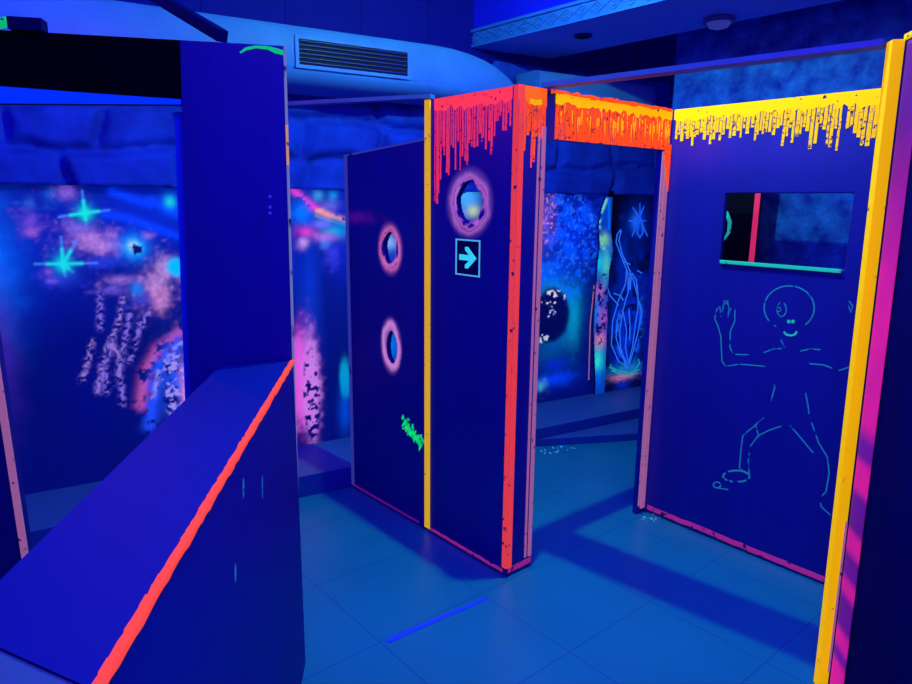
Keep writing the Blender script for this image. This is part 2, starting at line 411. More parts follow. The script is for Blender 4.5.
    B.stroke([(318, 210), (332, 216), (348, 221)], 6, (250, 175, 70), 1., .1, 87); B.stroke([(316, 216), (334, 222), (348, 226)], 3, (60, 170, 130), .9)
    B.blob(336, 231, 12, 7, (0, 185, 205), 1., .3, 88); B.blob(322, 224, 9, 4.5, (120, 120, 250), .9, .3, 89); B.blob(306, 232, 9, 5, (222, 60, 180), 1., .5, 90)
    B.blob(326, 237, 11, 4, (200, 110, 210), .95, .5, 91); B.blob(303, 243, 5, 5, (205, 160, 215), .9, .6, 92); B.blob(326, 243, 5, 5, (90, 140, 235), .8, .6, 93)
    B.blob(333, 255, 7, 12, (60, 60, 215), .85, .9, 94, 40); B.blob(340, 230, 12, 60, (0, 30, 200), .4, .3, 95)
    B.blob(300, 380, 11, 44, (238, 95, 215), 1., .5, 96, 20, 7); B.blob(311, 388, 9, 52, (215, 130, 220), .95, .5, 97, 25, 8)
    B.chips(312, 396, 9, 48, (8, 0, 70), .53, 38, 98); B.blob(345, 380, 5, 20, (0, 160, 200), .95, .2, 99, 20, 8); B.blob(345, 412, 6, 20, (0, 70, 200), .9)
    # bright spot that shows through the round portal, and the dimmer ones behind the low panel
    B.blob(466, 197, 14, 16, (70, 175, 240), 1., .2, 100); B.blob(473, 211, 6, 6, (200, 215, 120), .9); B.blob(462, 214, 5, 4, (140, 140, 240), .8)
    B.blob(389, 244, 8, 9, (150, 190, 245), 1., .3, 101); B.blob(391, 256, 8, 10, (10, 60, 170), .9); B.blob(392, 345, 7, 20, (0, 110, 225), 1., .4, 102)
    # right part, seen through the doorway
    B.blob(572, 232, 22, 32, (0, 50, 225), .8, 1.1, 110, 18); B.blob(555, 275, 24, 22, (0, 48, 220), .8, 1.1, 111, 18); B.blob(560, 210, 16, 12, (0, 30, 160), .7, .5, 112)
    B.chips(563, 250, 38, 60, (0, 80, 255), .52, 14, 113, .8); B.chips(565, 240, 36, 50, (40, 120, 255), .60, 45, 114, .6)
    B.blob(546, 218, 8, 24, (120, 70, 150), .55, .8, 115, 30); B.chips(548, 218, 9, 26, (215, 130, 190), .62, 60, 116, .8)
    B.blob(552, 315, 24, 36, (0, 125, 205), .85, .3, 117, 12); B.blob(575, 318, 8, 26, (0, 165, 200), .7, .5, 118)
    B.blob(553, 296, 12, 12, (30, 170, 205), .6, .5, 119)
    B.blob(551, 316, 18.5, 28, (0, 0, 36), 1., .15, 120, 10, 24)
    B.chips(552, 297, 14, 7, (225, 215, 225), .52, 40, 121); B.chips(551, 312, 5, 6, (170, 180, 225), .55, 60, 122); B.chips(543, 338, 6, 5, (190, 200, 210), .5, 50, 123)
    B.blob(556, 364, 12, 5, (0, 40, 200), .8, .5, 124); B.blob(556, 379, 20, 7, (0, 60, 240), .9, .5, 125); B.blob(541, 386, 5, 5, (70, 170, 190), .8, .8, 126)
    B.blob(585, 330, 7, 60, (0, 10, 100), .8)
    return B.C
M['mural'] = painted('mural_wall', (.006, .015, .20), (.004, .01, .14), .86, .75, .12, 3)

def stones(S, Z):
    """bulging rubble courses above the painted dado"""
    wz = Z + .22 * (fbm(S, Z, 1.5, 51) - .5) + .015 * (fbm(S, Z, 9, 52) - .5); ws = S + .30 * (fbm(S, Z, 2.1, 53) - .5)
    edges = np.array([1.60, 1.93, 2.16, 2.44, 2.70, 3.10]); r = np.clip(np.searchsorted(edges, wz) - 1, 0, 4)
    z0 = edges[r]; z1 = edges[r + 1]; wid = np.array([.62, .5, .72, .56, .66])[r]; offs = np.array([.1, .4, .22, .05, .35])[r]
    t = (ws + offs) / wid; k = np.floor(t); rnd = np.sin(k * 12.9 + r * 78.2) * 43758.5; rnd = rnd - np.floor(rnd)
    fs = (t - k) * wid; d = np.minimum(np.minimum(fs, wid - fs), np.minimum(wz - z0, z1 - wz))
    bulge = np.clip(d / .05, 0, 1) ** .6
    return bulge * (.05 + .05 * rnd) + .03 * (fbm(S, Z, 7, 54, 4) - .5) * bulge - .03 + .02 * (rnd - .5) * (Z - z0) / .2
MURTOP = 1.755
wb = sheet('wall_back', W, 0, W.L, MURTOP, 2.62, .018, M['stone'], None, None, None, .12, M['stone'], stones); struct(wb)
for p in wb.data.polygons: p.use_smooth = True
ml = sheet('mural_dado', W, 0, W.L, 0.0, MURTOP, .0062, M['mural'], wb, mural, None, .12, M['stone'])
ml['label'] = 'spray painted space mural on the smooth lower wall'
up = MB(); up.slab(W, 0, W.L, 2.60, 3.0, -.12, .03)
for x in np.arange(.35, 7.4, .46): up.slab(W, x, x + .012, 2.60, 3.0, .03, .036)
up = up.build('upper_panelling', M['upper'], wb)
# mottled right-hand wall
R4 = Plane((4.0, -1.0), (4.0, 2.6))
wr = sheet('wall_right', R4, 0, R4.L, 0, 2.995, .03, M['mottled'], None, None, None, .14, M['mottled'],
           lambda S, Z: .03 * (fbm(S, Z, 3, 61, 4) - .5) - .09 * np.clip((fbm(S, Z * 1.5, 2.6, 66, 2) - .50) * 8, 0, 1) * np.clip((Z - 2.48) / .03, 0, 1) * np.clip((2.67 - Z) / .03, 0, 1)); struct(wr)
for p in wr.data.polygons: p.use_smooth = True
# dropped ceiling beam with a moulded frieze
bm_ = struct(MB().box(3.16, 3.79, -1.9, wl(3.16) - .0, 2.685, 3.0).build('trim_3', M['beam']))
M['beamunder'] = plain('beam_underside_lit', (.25, .34, .95), (.22, .30, .92), 2, .7, .2); bm_.data.materials.append(M['beamunder'])  # brighter underside colour stands in for light from below
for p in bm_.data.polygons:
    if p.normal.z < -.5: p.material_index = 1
fr = MB(); FP = Plane((3.16, -1.9), (3.16, 3.6))
fr.slab(FP, 0, 5.5, 2.685, 2.700, 0, .018); fr.slab(FP, 0, 5.5, 2.777, 2.795, 0, .022); fr.slab(FP, 0, 5.5, 2.700, 2.777, 0, .006)
k = 0
while k * .11 + .06 < 5.5:
    c = k * .11 + .06
    fr.ribbon(FP, [(c - .05, 2.739), (c, 2.770), (c + .05, 2.739), (c, 2.708)], .010, .014, True, .004)
    fr.ribbon(FP, [(c + .012 * cos(a), 2.739 + .012 * sin(a)) for a in np.linspace(0, 2 * pi, 9)[:-1]], .007, .013, True, .004)
    k += 1
fr = fr.build('frieze', M['frieze'], bm_); fr['label'] = 'moulded lattice frieze'

# ================================================================== CEILING FITTINGS
t = thing('recessed_spotlight', (3.41, 2.87, 2.68), 'small dark recessed spotlight in the underside of the ceiling beam', 'spotlight')
MB().lathe((3.41, 2.87, 2.671), [(.045, .0), (.055, .004), (.055, .014)]).build('trim_ring', M['ductdark'], t)
MB().lathe((3.41, 2.87, 2.666), [(.02, 0), (.038, .003), (.038, .006)]).build('lens', M['black'], t)
t = thing('smoke_detector', (3.65, 2.12, 2.627), 'round violet smoke detector hanging under the ceiling beam', 'smoke detector')
MB().lathe((3.65, 2.12, 2.660), [(.085, 0), (.085, .018), (.07, .026)]).build('base', M['rail'], t)
MB().lathe((3.65, 2.12, 2.627), [(.018, 0), (.05, .010), (.062, .028), (.062, .034)]).build('sensor_head', M['purpleblue'], t)

# air duct with a vent grille, rounded at its right end
DP = Plane((-1.6, wl(-1.6, .35)), (5.9, wl(5.9, .35)))
def duct(name, x0, x1, z0, z1, taper, label):
    root = thing(name, (x0, wl(x0, .2), z0), label, 'air duct')
    mb = MB(); prof0 = [(-.35, 1.), (-.07, 1.), (-.02, .97), (0, .90), (0, .36), (-.015, .30), (.012, .27), (.005, .22), (-.05, .10), (-.16, .02), (-.35, 0)]
    xs = list(np.linspace(x0, x1 - taper, 8)) + [x1 - taper + taper * sin(a) for a in np.linspace(0, pi / 2, 10)[1:]]
    n = len(prof0)
    for x in xs:
        f = max(0., (x - (x1 - taper)) / taper); k = math.sqrt(max(0, 1 - f * f)) if f > 0 else 1.; k = max(k, .03)
        s = (x + 1.6) / DP.d[0]
        for h, q in prof0:
            zz = z0 + (z1 - z0) * (q if f == 0 else q * k)
            mb.v.append(DP.pt(s, zz, -.26 + (h + .35) * .743 * (1 - .5 * (1 - k))))
    for i in range(len(xs) - 1):
        for j in range(n): mb.f.append((i * n + j, i * n + (j + 1) % n, (i + 1) * n + (j + 1) % n, (i + 1) * n + j))
    mb.f.append(tuple(range(n))); mb.f.append(tuple((len(xs) - 1) * n + j for j in range(n)))
    o = mb.build('duct_casing', M['duct'], root)
    for p in o.data.polygons: p.use_smooth = len(p.vertices) == 4
    e = o.modifiers.new('split', 'EDGE_SPLIT'); e.split_angle = radians(38)
    return root
d1 = duct('air_duct', -1.5, 3.37, 2.285, 2.605, .72, 'long rounded air duct with a louvred vent running along the stone wall')
vg = MB(); a0, zt = DP.sz(298, 37); a1, zb = DP.sz(407, 77); zt -= .008; zb += .003
for (s0, s1, z0, z1) in ((a0 - .02, a1 + .02, zt, zt + .018), (a0 - .02, a1 + .02, zb - .018, zb), (a0 - .02, a0, zb, zt), (a1, a1 + .02, zb, zt)): vg.slab(DP, s0, s1, z0, z1, -.004, .010)
vf = vg.build('vent_frame', M['duct'], d1)
MB().slab(DP, a0, a1, zb, zt, -.002, .003).build('vent_back', M['black'], vf)
for k in range(6):
    z = zb + (zt - zb) * (k + .5) / 6
    MB().box8([DP.pt(a0, z - .004, .003), DP.pt(a1, z - .004, .003), DP.pt(a1, z + .001, .011), DP.pt(a0, z + .001, .011),
               DP.pt(a0, z, .003), DP.pt(a1, z, .003), DP.pt(a1, z + .005, .011), DP.pt(a0, z + .005, .011)]).build('vent_slat', M['panel_plain'], vf)
d2 = duct('air_duct', 3.42, 4.56, 2.29, 2.54, .14, 'short rounded air duct seen above the doorway behind the violet rail')

# ================================================================== MAZE PARTITIONS
BT = 2.148
def halo(Br, u, v, ru, rv, inner, core, ragged, seed):
    """spray-painted rim round a cut hole"""
    s, z, ku, kv = Br.frame(u, v); r = np.sqrt(((Br.S - s) / (ru * ku)) ** 2 + ((Br.Z - z) / (rv * kv)) ** 2)
    n = fbm(Br.S, Br.Z, 14, seed)
    rw = r + .35 * (n - .5) + .25 * (fbm(Br.S, Br.Z, 38, seed + 2) - .5)
    Br.mixin(lin(*inner), np.clip(1 - np.abs(r - 1.1) / .85, 0, 1) ** 1.5 * .85)
    Br.mixin(lin(*core), np.clip(1 - np.abs(rw - 1.28) / .38, 0, 1) * (.55 if ragged else .8))
    if ragged:
        Br.mixin(lin(18, 0, 60), np.clip((1.20 - rw) * 12, 0, 1) * np.clip((fbm(Br.S, Br.Z, 16, seed + 7) - .40) * 9, 0, 1))
        Br.mixin(lin(120, 10, 60), np.clip(1 - np.abs(rw - 1.28) / .07, 0, 1) * np.clip((fbm(Br.S, Br.Z, 9, seed + 5) - .36) * 8, 0, 1))
def ellhole(P, u, v, ru, rv, seed, rag=.35):
    Br = Brush(P); s, z, ku, kv = Br.frame(u, v)
    return lambda S, Z: np.sqrt(((S - s) / (ru * ku)) ** 2 + ((Z - z) / (rv * kv)) ** 2) < 1.0 + rag * (fbm(S, Z, 18, seed) - .5)

M['panelp'] = painted('navy_painted_board', NAVY, NAVY2, .95, .42, .3, 3, (6, 6, .6))

def drips(P, s0, s1, zt, band, lens, wid, gap, seed, zmin=None, dense=1., hb=0.):
    """(band mesh, drip mesh): ragged painted border with straight drips below it"""
    rs = random.Random(seed); b = MB(); n = max(6, int((s1 - s0) / .02)); top = []; bot = []
    for i in range(n + 1):
        s = s0 + (s1 - s0) * i / n; top.append((s, zt - .001)); bot.append((s, zt - band * (.75 + .5 * rs.random())))
    for i in range(n): b.poly(P, [top[i], top[i + 1], bot[i + 1], bot[i]], .0006, .003)
    d = MB(); s = s0 + .002
    while s < s1 - wid:
        w = wid * (.6 + .8 * rs.random()); L = lens((s - s0) / (s1 - s0), rs)
        if rs.random() < dense and L > .01:
            z = zt - band * .7; zl = zt - band - L
            if zmin is not None: zl = max(zl, zmin)
            while z > zl + .004:                          # a drip is a chain of short dabs
                dz = min(z - zl, .02 + .05 * rs.random()); j = (rs.random() - .5) * .002
                d.poly(P, [(s + j, z), (s + w + j, z), (s + w + j, z - dz), (s + j, z - dz)], .0006, .0026)
                z -= dz + (.002 if rs.random() < .5 else 0)
        s += w + gap * (.3 + 1.2 * rs.random())
    return b, d

# ---- panel with the round portal (faces the corridor)
A = Plane((2.002, 2.575), (2.008, 2.0037)); BA = Brush(A)
t = thing('maze_panel', (2.02, 2.29, 0), 'dark navy partition with red drips along its top, round pink portal and arrow sign', 'partition')
def paintA(S, Z):
    BA.begin(S, Z); halo(BA, 469, 203, 13, 20, (160, 92, 165), (205, 125, 180), True, 5)
    BA.blob(472, 110, 44, 22, (95, 15, 120), .30)
    return BA.C
sheet('board', A, 0, A.L, .003, BT, .0045, M['panelp'], t, paintA, ellhole(A, 469, 202, 13, 19, 9), .028)
b, d = drips(A, .04, A.L - .035, BT, .055, lambda f, r: (.06 + .34 * (1 - f) ** 1.2 * r.random() + .10 * r.random()) if f < .8 else .03 + .09 * r.random(), .0085, .0065, 3)
b.build('paint_band', M['red'], t)['label'] = 'red paint band along the top edge'; d.build('paint_drips', M['reddrip'], t)['label'] = 'red paint drips'
MB().slab(A, -.028, .012, .02, BT, .0005, .006).build('edge_strip', M['yellowstrip'], t)['label'] = 'yellow painted edge'
MB().slab(A, A.L - .024, A.L, .045, BT + .002, .0005, .005).build('corner_strip', M['coral'], t)['label'] = 'coral painted corner'
mb = MB(); mb.ribbon(A, [(.01 + i * .03, .022 + .004 * random.random()) for i in range(19)], .016, .003); mb.build('base_strip', M['baseline'], t)['label'] = 'violet painted base line'

# arrow sign
c = A.sz(456.5, 238.5); e = A.sz(480.5, 277.5); sg = thing('arrow_sign', A.pt((c[0] + e[0]) / 2, e[1], .004), 'small rectangular sign with a cyan right arrow in a pale blue frame', 'sign')
s0, s1, z0, z1 = c[0], e[0], e[1], c[1]
MB().slab(A, s0, s1, z0, z1, .001, .004).build('plate', M['dark'], sg)
mb = MB(); q = .0065
for r_ in ((s0, s1, z1 - q, z1), (s0, s1, z0, z0 + q), (s0, s0 + q * 1.3, z0, z1), (s1 - q * 1.3, s1, z0, z1)): mb.slab(A, *r_, .004, .0055)
mb.build('border', M['signline'], sg)
sc, zc = (s0 + s1) / 2, (z0 + z1) / 2; w, h = (s1 - s0), (z1 - z0)
ar = [(-.34, .075), (.06, .075), (-.10, .20), (-.10, .285), (.02, .285), (.36, 0), (.02, -.285), (-.10, -.285), (-.10, -.20), (.06, -.075), (-.34, -.075)]
MB().poly(A, [(sc + a * w, zc + b_ * w * 1.02) for a, b_ in ar], .004, .006).build('arrow', M['signarrow'], sg)

# ---- lower panel with two holes
LP = Plane((1.987, 3.306), (2.002, 2.605)); BL = Brush(LP)
t = thing('maze_panel', (2.01, 2.95, 0), 'shorter dark navy partition with two oval pink-ringed holes and green slime', 'partition')
def paintL(S, Z):
    BL.begin(S, Z); halo(BL, 390, 249, 7, 15, (185, 95, 155), (240, 120, 155), True, 15)
    halo(BL, 391, 346, 6, 16, (170, 100, 170), (215, 140, 195), False, 25)
    BL.blob(358, 217, 14, 5, (120, 10, 110), .28, .6, 3)
    return BL.C
h1 = ellhole(LP, 390, 248, 6.6, 15, 19); h2 = ellhole(LP, 392, 347, 5.2, 16, 29, .15)
sheet('board', LP, 0, LP.L, .003, 1.945, .0045, M['panelp'], t, paintL, lambda S, Z: h1(S, Z) | h2(S, Z), .028)
for o in list(t.children):                               # the top edge rises towards the taller partition
    for v in o.data.vertices:
        wz = v.co.z + t.location.z; f = (np.array([v.co.x + t.location.x, v.co.y + t.location.y]) - LP.p0) @ LP.d / LP.L
        if wz > 1.6: v.co.z += (wz - 1.6) / .345 * (.046 * f - .012)
MB().slab(LP, 0, .028, .02, 1.932, .0005, .004).build('edge_strip', M['purpleblue'], t)['label'] = 'violet painted free edge'
MB().ribbon(LP, [(0, 1.929), (LP.L, 1.975)], .009, .004).build('top_strip', M['purpleblue'], t)
rs = random.Random(4); mb = MB()
for k in range(60):
    f = rs.random(); u = 403 + 21 * f; v = 424 + 24 * f + 10 * (rs.random() - .5) - 6 * rs.random(); a = LP.sz(u, v)
    if a[0] > LP.L - .02: continue
    L = .008 + .035 * rs.random() ** 2; g = (rs.random() - .5) * .05
    mb.ribbon(LP, [(a[0], a[1] + L * .3), (a[0] + g * .3, a[1]), (a[0] + g, a[1] - L * .7)], [.009, .013, .006], .003)
mb.build('green_slime', M['green'], t)['label'] = 'green glowing slime dabs'
MB().ribbon(LP, [(.02 + i * .035, .02 + .003 * random.random()) for i in range(19)], .012, .003).build('base_strip', M['purple'], t)

# ---- doorway frame
DW = Plane((2.008, 2.003), (3.09, 2.003)); 
t = thing('entrance_portal', (2.5, 2.02, 0), 'dark doorway frame with orange and yellow paint dripping down its lintel', 'doorway')
MB().slab(DW, .031, .165, .003, BT, -.028, 0).build('side_post', M['panel'], t)
MB().slab(DW, .165, 1.0785, 1.952, BT, -.028, 0).build('lintel', M['panel'], t)
MB().slab(DW, .0, .029, .045, BT + .002, .0005, .006).build('corner_strip', M['coral'], t)['label'] = 'coral painted corner'
mb = MB(); mb.slab(DW, .116, .127, .06, 1.97, .0005, .005); mb.slab(DW, .139, .156, .06, 2.00, .0005, .009)
mb.build('jamb_strip', M['pinkwhite'], t)['label'] = 'pale pink strips on the left jamb'
mb = MB(); mb.slab(DW, 1.012, 1.0785, .003, 1.951, -.03, .0); o = mb.build('jamb_post', M['panel'], t)
mb = MB(); mb.slab(DW, 1.013, 1.030, .05, 1.945, .0005, .006); mb.slab(DW, 1.036, 1.070, .03, 1.945, .0005, .009)
mb.build('jamb_strip', M['pinkwhite'], t)['label'] = 'pale pink strips on the right jamb'
MB().ribbon(DW, [(.01 + i * .03, .03 + .006 * random.random()) for i in range(6)], .026, .004).build('base_strip', M['baseline'], t)['label'] = 'pink painted foot of the left post'
b, d = drips(DW, .0, .160, BT + .002, .07, lambda f, r: .08 + .20 * r.random() if f < .62 else .06 + .1 * r.random(), .011, .004, 8)
b.build('paint_band', M['orange'], t); d.build('paint_drips', M['orangedrip'], t)['label'] = 'orange drips on the post'
MB().poly(DW, [(.06, 2.085), (.085, 2.078), (.13, 2.086), (.125, 2.104), (.09, 2.097), (.065, 2.102)], .0032, .005).build('yellow_patch', M['yellow'], t)
b, d = drips(DW, .215, 1.075, BT, .050, lambda f, r: .2, .011, .0035, 12, 1.954)
b.build('paint_band', M['yellow'], t)['label'] = 'yellow paint band on the lintel'; d.build('paint_drips', M['orangedrip'], t)['label'] = 'red-orange drips on the lintel'
mb = MB(); mb.ribbon(DW, [(.185 + i * .0275, BT - .007 + .006 * random.random()) for i in range(33)], [.010 + .012 * random.random() for i in range(33)], .0036); mb.build('top_edge', M['orangedrip'], t)
rs = random.Random(5); mb = MB()
for k in range(60):
    s = .22 + .84 * rs.random() ** .6; z = BT - .045 - .05 * rs.random()
    mb.poly(DW, [(s, z), (s + .006, z), (s + .006, z - .03 - .06 * rs.random()), (s, z - .03)], .0026, .0034)
mb.build('yellow_streaks', M['gold'], t)['kind'] = 'stuff'
mb = MB()
for k in range(6):
    s = 1.021 + .009 * k; zl = 1.95 - (.05 + .03 * k)
    mb.poly(DW, [(s, 1.98), (s + .008, 1.98), (s + .008, zl), (s, zl)], .009, .0115)
mb.build('corner_drip', M['orangedrip'], t)['label'] = 'long red drip at the right corner'

# ---- right wall panel with a slot window and a chalk-line skeleton
RP = Plane((3.0885, 2.003), (3.0875, .80)); BR = Brush(RP)
t = thing('maze_panel', (3.107, 1.40, 0), 'large navy partition with yellow drips, slot window and a thin teal outline figure', 'partition')
wa = RP.sz(722, 230); wb_ = RP.sz(850, 230); zt_, zb_ = 1.742, 1.428
def paintR(S, Z):
    BR.begin(S, Z); 
    BR.blob(700, 145, 24, 24, (90, 15, 120), .28, .5); BR.blob(780, 150, 90, 20, (60, 25, 120), .15)
    return BR.C
sheet('board', RP, 0, RP.L, .003, BT, .0075, M['panelp'], t, paintR, lambda S, Z: (S > wa[0]) & (S < wb_[0]) & (Z > zb_) & (Z < zt_), .028)
MB().box8([RP.pt(wa[0] + .012, 1.414, 0), RP.pt(wb_[0] - .012, 1.414, 0), RP.pt(wb_[0] - .012, 1.414, .02), RP.pt(wa[0] + .012, 1.414, .02),
           RP.pt(wa[0] + .012, 1.430, 0), RP.pt(wb_[0] - .012, 1.430, 0), RP.pt(wb_[0] - .012, 1.430, .02), RP.pt(wa[0] + .012, 1.430, .02)]).build('window_sill', M['teal'], t, .003)['label'] = 'teal painted sill of the slot window'
def yl(f, r): return (.03 + .05 * r.random()) * (1 - .2 * f) + (.09 * r.random() ** 2 + .03) * (.35 + 1.1 * f)
b, d = drips(RP, .012, RP.L, BT, .055, yl, .012, .004, 21, None, .93)
b.build('paint_band', M['yellow'], t)['label'] = 'yellow paint band along the top edge'; d.build('paint_drips', M['gold'], t)['label'] = 'golden paint drips'
mb = MB(); mb.ribbon(RP, [(.02 + i * .042, .028 + .006 * random.random()) for i in range(28)], .026, .004); mb.build('base_strip', M['baseline'], t)['label'] = 'pink painted base line'
def K(pts): return [RP.sz(640 + x / 2.632, 260 + y / 2.632) for x, y in pts]
def ell(cx, cy, rx, ry, a0, a1, n=26): return K([(cx + rx * cos(radians(a)), cy + ry * sin(radians(a))) for a in np.linspace(a0, a1, n)])
def line(*P_, w=.0052): fig.ribbon(RP, P_[0] if len(P_) == 1 else list(P_), w, .0022)
fig = MB(); line(ell(393, 126, 66, 58, 120, 410), w=.0055); line(ell(373, 130, 12, 19, -60, 250, 16), w=.0045); line(ell(366, 130, 6, 5, 0, 330, 8), w=.004)
fig.build('head_outline', M['tealdim'], t)
fig = MB(); line(ell(392, 162, 3, 3, 0, 340, 8), w=.007); line(ell(403, 162, 3, 3, 0, 340, 8), w=.007); line(K([(379, 189), (385, 196), (397, 199), (408, 196), (413, 188)]), w=.009)
fig.build('face_marks', M['teal'], t)['label'] = 'bright teal nose and smile'
for nm, lines in (
    ('arm_outline', [[(197, 155), (203, 128), (210, 122), (214, 150), (220, 118), (229, 112), (234, 122), (232, 150), (240, 126), (250, 130), (250, 160), (238, 188), (237, 230), (246, 248), (295, 250)],
                     [(197, 155), (206, 175), (213, 200), (216, 266), (226, 280), (262, 274), (330, 280)], [(220, 120), (222, 108), (232, 108), (231, 118)]]),
    ('shoulder_outline', [[(325, 244), (355, 233), (383, 234), (371, 210)]]), ('shoulder_outline', [[(422, 240), (448, 234), (475, 236)]]),
    ('arm_outline', [[(446, 273), (482, 276), (524, 291), (550, 282)]]), ('hand_outline', [[(550, 108), (560, 120), (556, 138), (548, 118)]]),
    ('torso_outline', [[(354, 318), (355, 335), (345, 370)]]), ('torso_outline', [[(436, 350), (443, 385), (446, 412)]]),
    ('leg_outline', [[(446, 412), (470, 480), (494, 520), (498, 560), (490, 610), (472, 626), (478, 650), (502, 672)], [(395, 435), (425, 470), (456, 508)]]),
    ('leg_outline', [[(372, 437), (340, 448), (312, 462), (292, 488), (285, 530), (289, 572)], [(326, 415), (300, 438), (271, 462), (266, 500), (262, 548)], [(313, 466), (304, 432)], [(270, 556), (264, 548), (272, 556), (284, 564)]])):
    fig = MB()
    for q in lines: line(K(q))
    fig.build(nm, M['tealdim'], t)
fig = MB(); line(ell(254, 569, 35, 15, 0, 345), w=.009); line(ell(203, 592, 10, 8, 0, 330, 10), w=.007); line(K([(205, 600), (232, 604)]), w=.005)
fig.build('foot_outline', M['tealdim'], t)

# ---- yellow-edged panel on the right (leans slightly)
t = thing('maze_panel', (2.05, .56, 0), 'black foreground partition on the right edge with yellow post and magenta stripe', 'partition')
pb, ptp = np.array([2.4015, .766]), np.array([2.330, .776]); pd = np.array([-.76, -.65])
lean = lambda q, z: q + (ptp - pb) * z / 2.13
def leaned(mb, q0, q1, n0, n1, z0, z1):                  # along pd from q0..q1, across by n0..n1
    nv = np.array([-.65, .76]); P8 = []
    for z in (z0, z1):
        for a, b_ in ((q0, n0), (q1, n0), (q1, n1), (q0, n1)):
            q = lean(pb, z) + pd * a + nv * b_; P8.append((q[0], q[1], z))
    return mb.box8(P8)
leaned(MB(), .03, 1.3, -.03, 0, .003, 2.157).build('board', M['dark'], t)
leaned(MB(), -.012, .03, -.03, .033, .003, 2.162).build('yellow_post', M['postyellow'], t, .004)['label'] = 'bright yellow post'
leaned(MB(), .0305, 1.3, -.032, .006, 2.157, 2.174).build('top_rail', M['yellow'], t, .003)['label'] = 'yellow top rail'
leaned(MB(), .0305, .036, .0005, .006, .08, .66).build('pink_line', M['pinkwhite'], t)
nvp = np.array([-.65, .76]); kd, kn = ((ptp - pb) @ pd) / 2.13, ((ptp - pb) @ nvp) / 2.13
XP = Plane(pb, pb + pd * 1.3, False, kd)
def paintX(S, Z):
    a = np.clip((1.95 - Z) / .5, 0, 1) * np.clip((Z - .96) / .06, 0, 1)
    for z0, z1 in ((.79, .90), (.57, .65), (.42, .48), (.22, .29), (.02, .17)): a = np.maximum(a, np.clip((Z - z0) / .03 + .5, 0, 1) * np.clip((z1 - Z) / .03 + .5, 0, 1))
    a = (a * (.8 + .4 * (fbm(S, Z, 12, 88) - .5)))[..., None]
    return lin(112, 14, 165) * (1 - a) * (.45 + .5 * fbm(S, Z, 5, 89))[..., None] + lin(225, 22, 150) * a
M['stripep'] = painted('purple_magenta_stripe', (.01, .004, .03), (.01, .003, .025), .85, .6, .1)
sheet('stripe', XP, .053, .158, .003, 2.15, .012, M['stripep'], t, paintX, None, .002, M['black'], lambda S, Z: .0035 + kn * Z)['label'] = 'purple stripe with magenta patches'

# ---- rails that tie the partitions together
o = MB().bar((2.170, 2.012, BT + .013), (2.330, .815, BT + .013), .07, .018).build('tie_rail', M['rail'])
recentre(tag(o, 'long blue and violet tie rail from the doorway corner to the yellow post', 'rail'))
o = MB().bar((2.01, 2.56, BT + .013), (1.33, 3.86, BT + .013), .05, .018).build('tie_rail', M['rail'])
recentre(tag(o, 'short blue tie rail running from the portal partition back to the stone wall', 'rail'))

# ---- black panel behind the slot window
SP = Plane((3.80, 2.42), (3.80, 1.87))
t = thing('maze_panel', (3.81, 2.15, 0), 'black partition behind the slot window with a pink edge and teal crescent', 'partition')
MB().slab(SP, 0, SP.L, .003, 2.02, -.03, 0).build('board', M['black'], t)
s_, _ = SP.sz(755, 225)
MB().slab(SP, s_ - .014, s_ + .016, .02, 2.02, .0005, .006).build('edge_strip', M['pinkstrip'], t)['label'] = 'pink painted edge'
MB().ribbon(SP, [SP.sz(*q) for q in ((721, 208), (727, 213), (730, 222), (729, 232), (724, 240))], [.01, .02, .024, .02, .008], .004).build('crescent', M['teal'], t)['label'] = 'teal crescent'

# ================================================================== BACK WALL BOARDS
WF = Plane((-1.6, wl(-1.6, .03)), (5.9, wl(5.9, .03)))
def wfz(u, v): return WF.sz(u, v)
t0 = wfz(607, 190); t1 = wfz(656, 386)
t = thing('mural_board', WF.pt((t0[0] + t1[0]) / 2, STEPH), 'black mural board with a glowing blue jellyfish and star, seen through the doorway', 'mural board')
BW = Brush(WF)
def paintW(S, Z):
    BW.begin(S, Z)
    BW.blob(638, 222, 13, 24, (0, 30, 170), .55); BW.blob(636, 222, 5, 8, (30, 110, 250), .8)
    BW.blob(628, 330, 17, 52, (0, 45, 215), .8, .9, 140, 12); BW.blob(622, 262, 5, 30, (0, 40, 190), .6, .4)
    BW.stroke([(622, 300), (616, 340), (626, 366)], 5, (40, 110, 255), .7, .4, 141, 30); BW.stroke([(640, 300), (642, 330), (632, 366)], 6, (30, 90, 250), .7, .4, 142, 30)
    BW.chips(628, 325, 17, 48, (0, 0, 20), .55, 18, 143, .8)
    BW.blob(626, 369, 17, 5, (20, 120, 200), .9, .6, 144, 30); BW.blob(622, 377, 11, 3, (190, 120, 160), .8, .7, 145, 40)
    return BW.C
M['blackp'] = painted('black_mural_board', (.002, .002, .012), (.001, .001, .006), .9, .6, .1)
sheet('board', WF, t0[0] + .03, t1[0] + .12, STEPH + .002, wfz(620, 191)[1], .007, M['blackp'], t, paintW, None, .02, M['black'])
def wr_(mb, pts, w): mb.ribbon(WF, [wfz(520 + x / 4.275, y0_ + y / 4.275) for x, y in pts], w, .004)
y0_ = 130; mb = MB()
for q in ([(480, 330), (500, 360), (520, 385)], [(530, 325), (515, 360), (500, 385)], [(512, 310), (512, 400)], [(462, 388), (490, 390), (540, 388)], [(500, 385), (492, 420), (478, 455)], [(518, 385), (528, 420), (545, 455)], [(505, 400), (500, 440), (512, 460), (524, 440), (520, 400)]):
    wr_(mb, q, [.008] + [.018] * (len(q) - 2) + [.008])
mb.build('star', M['blueneon'], t)
mb = MB()
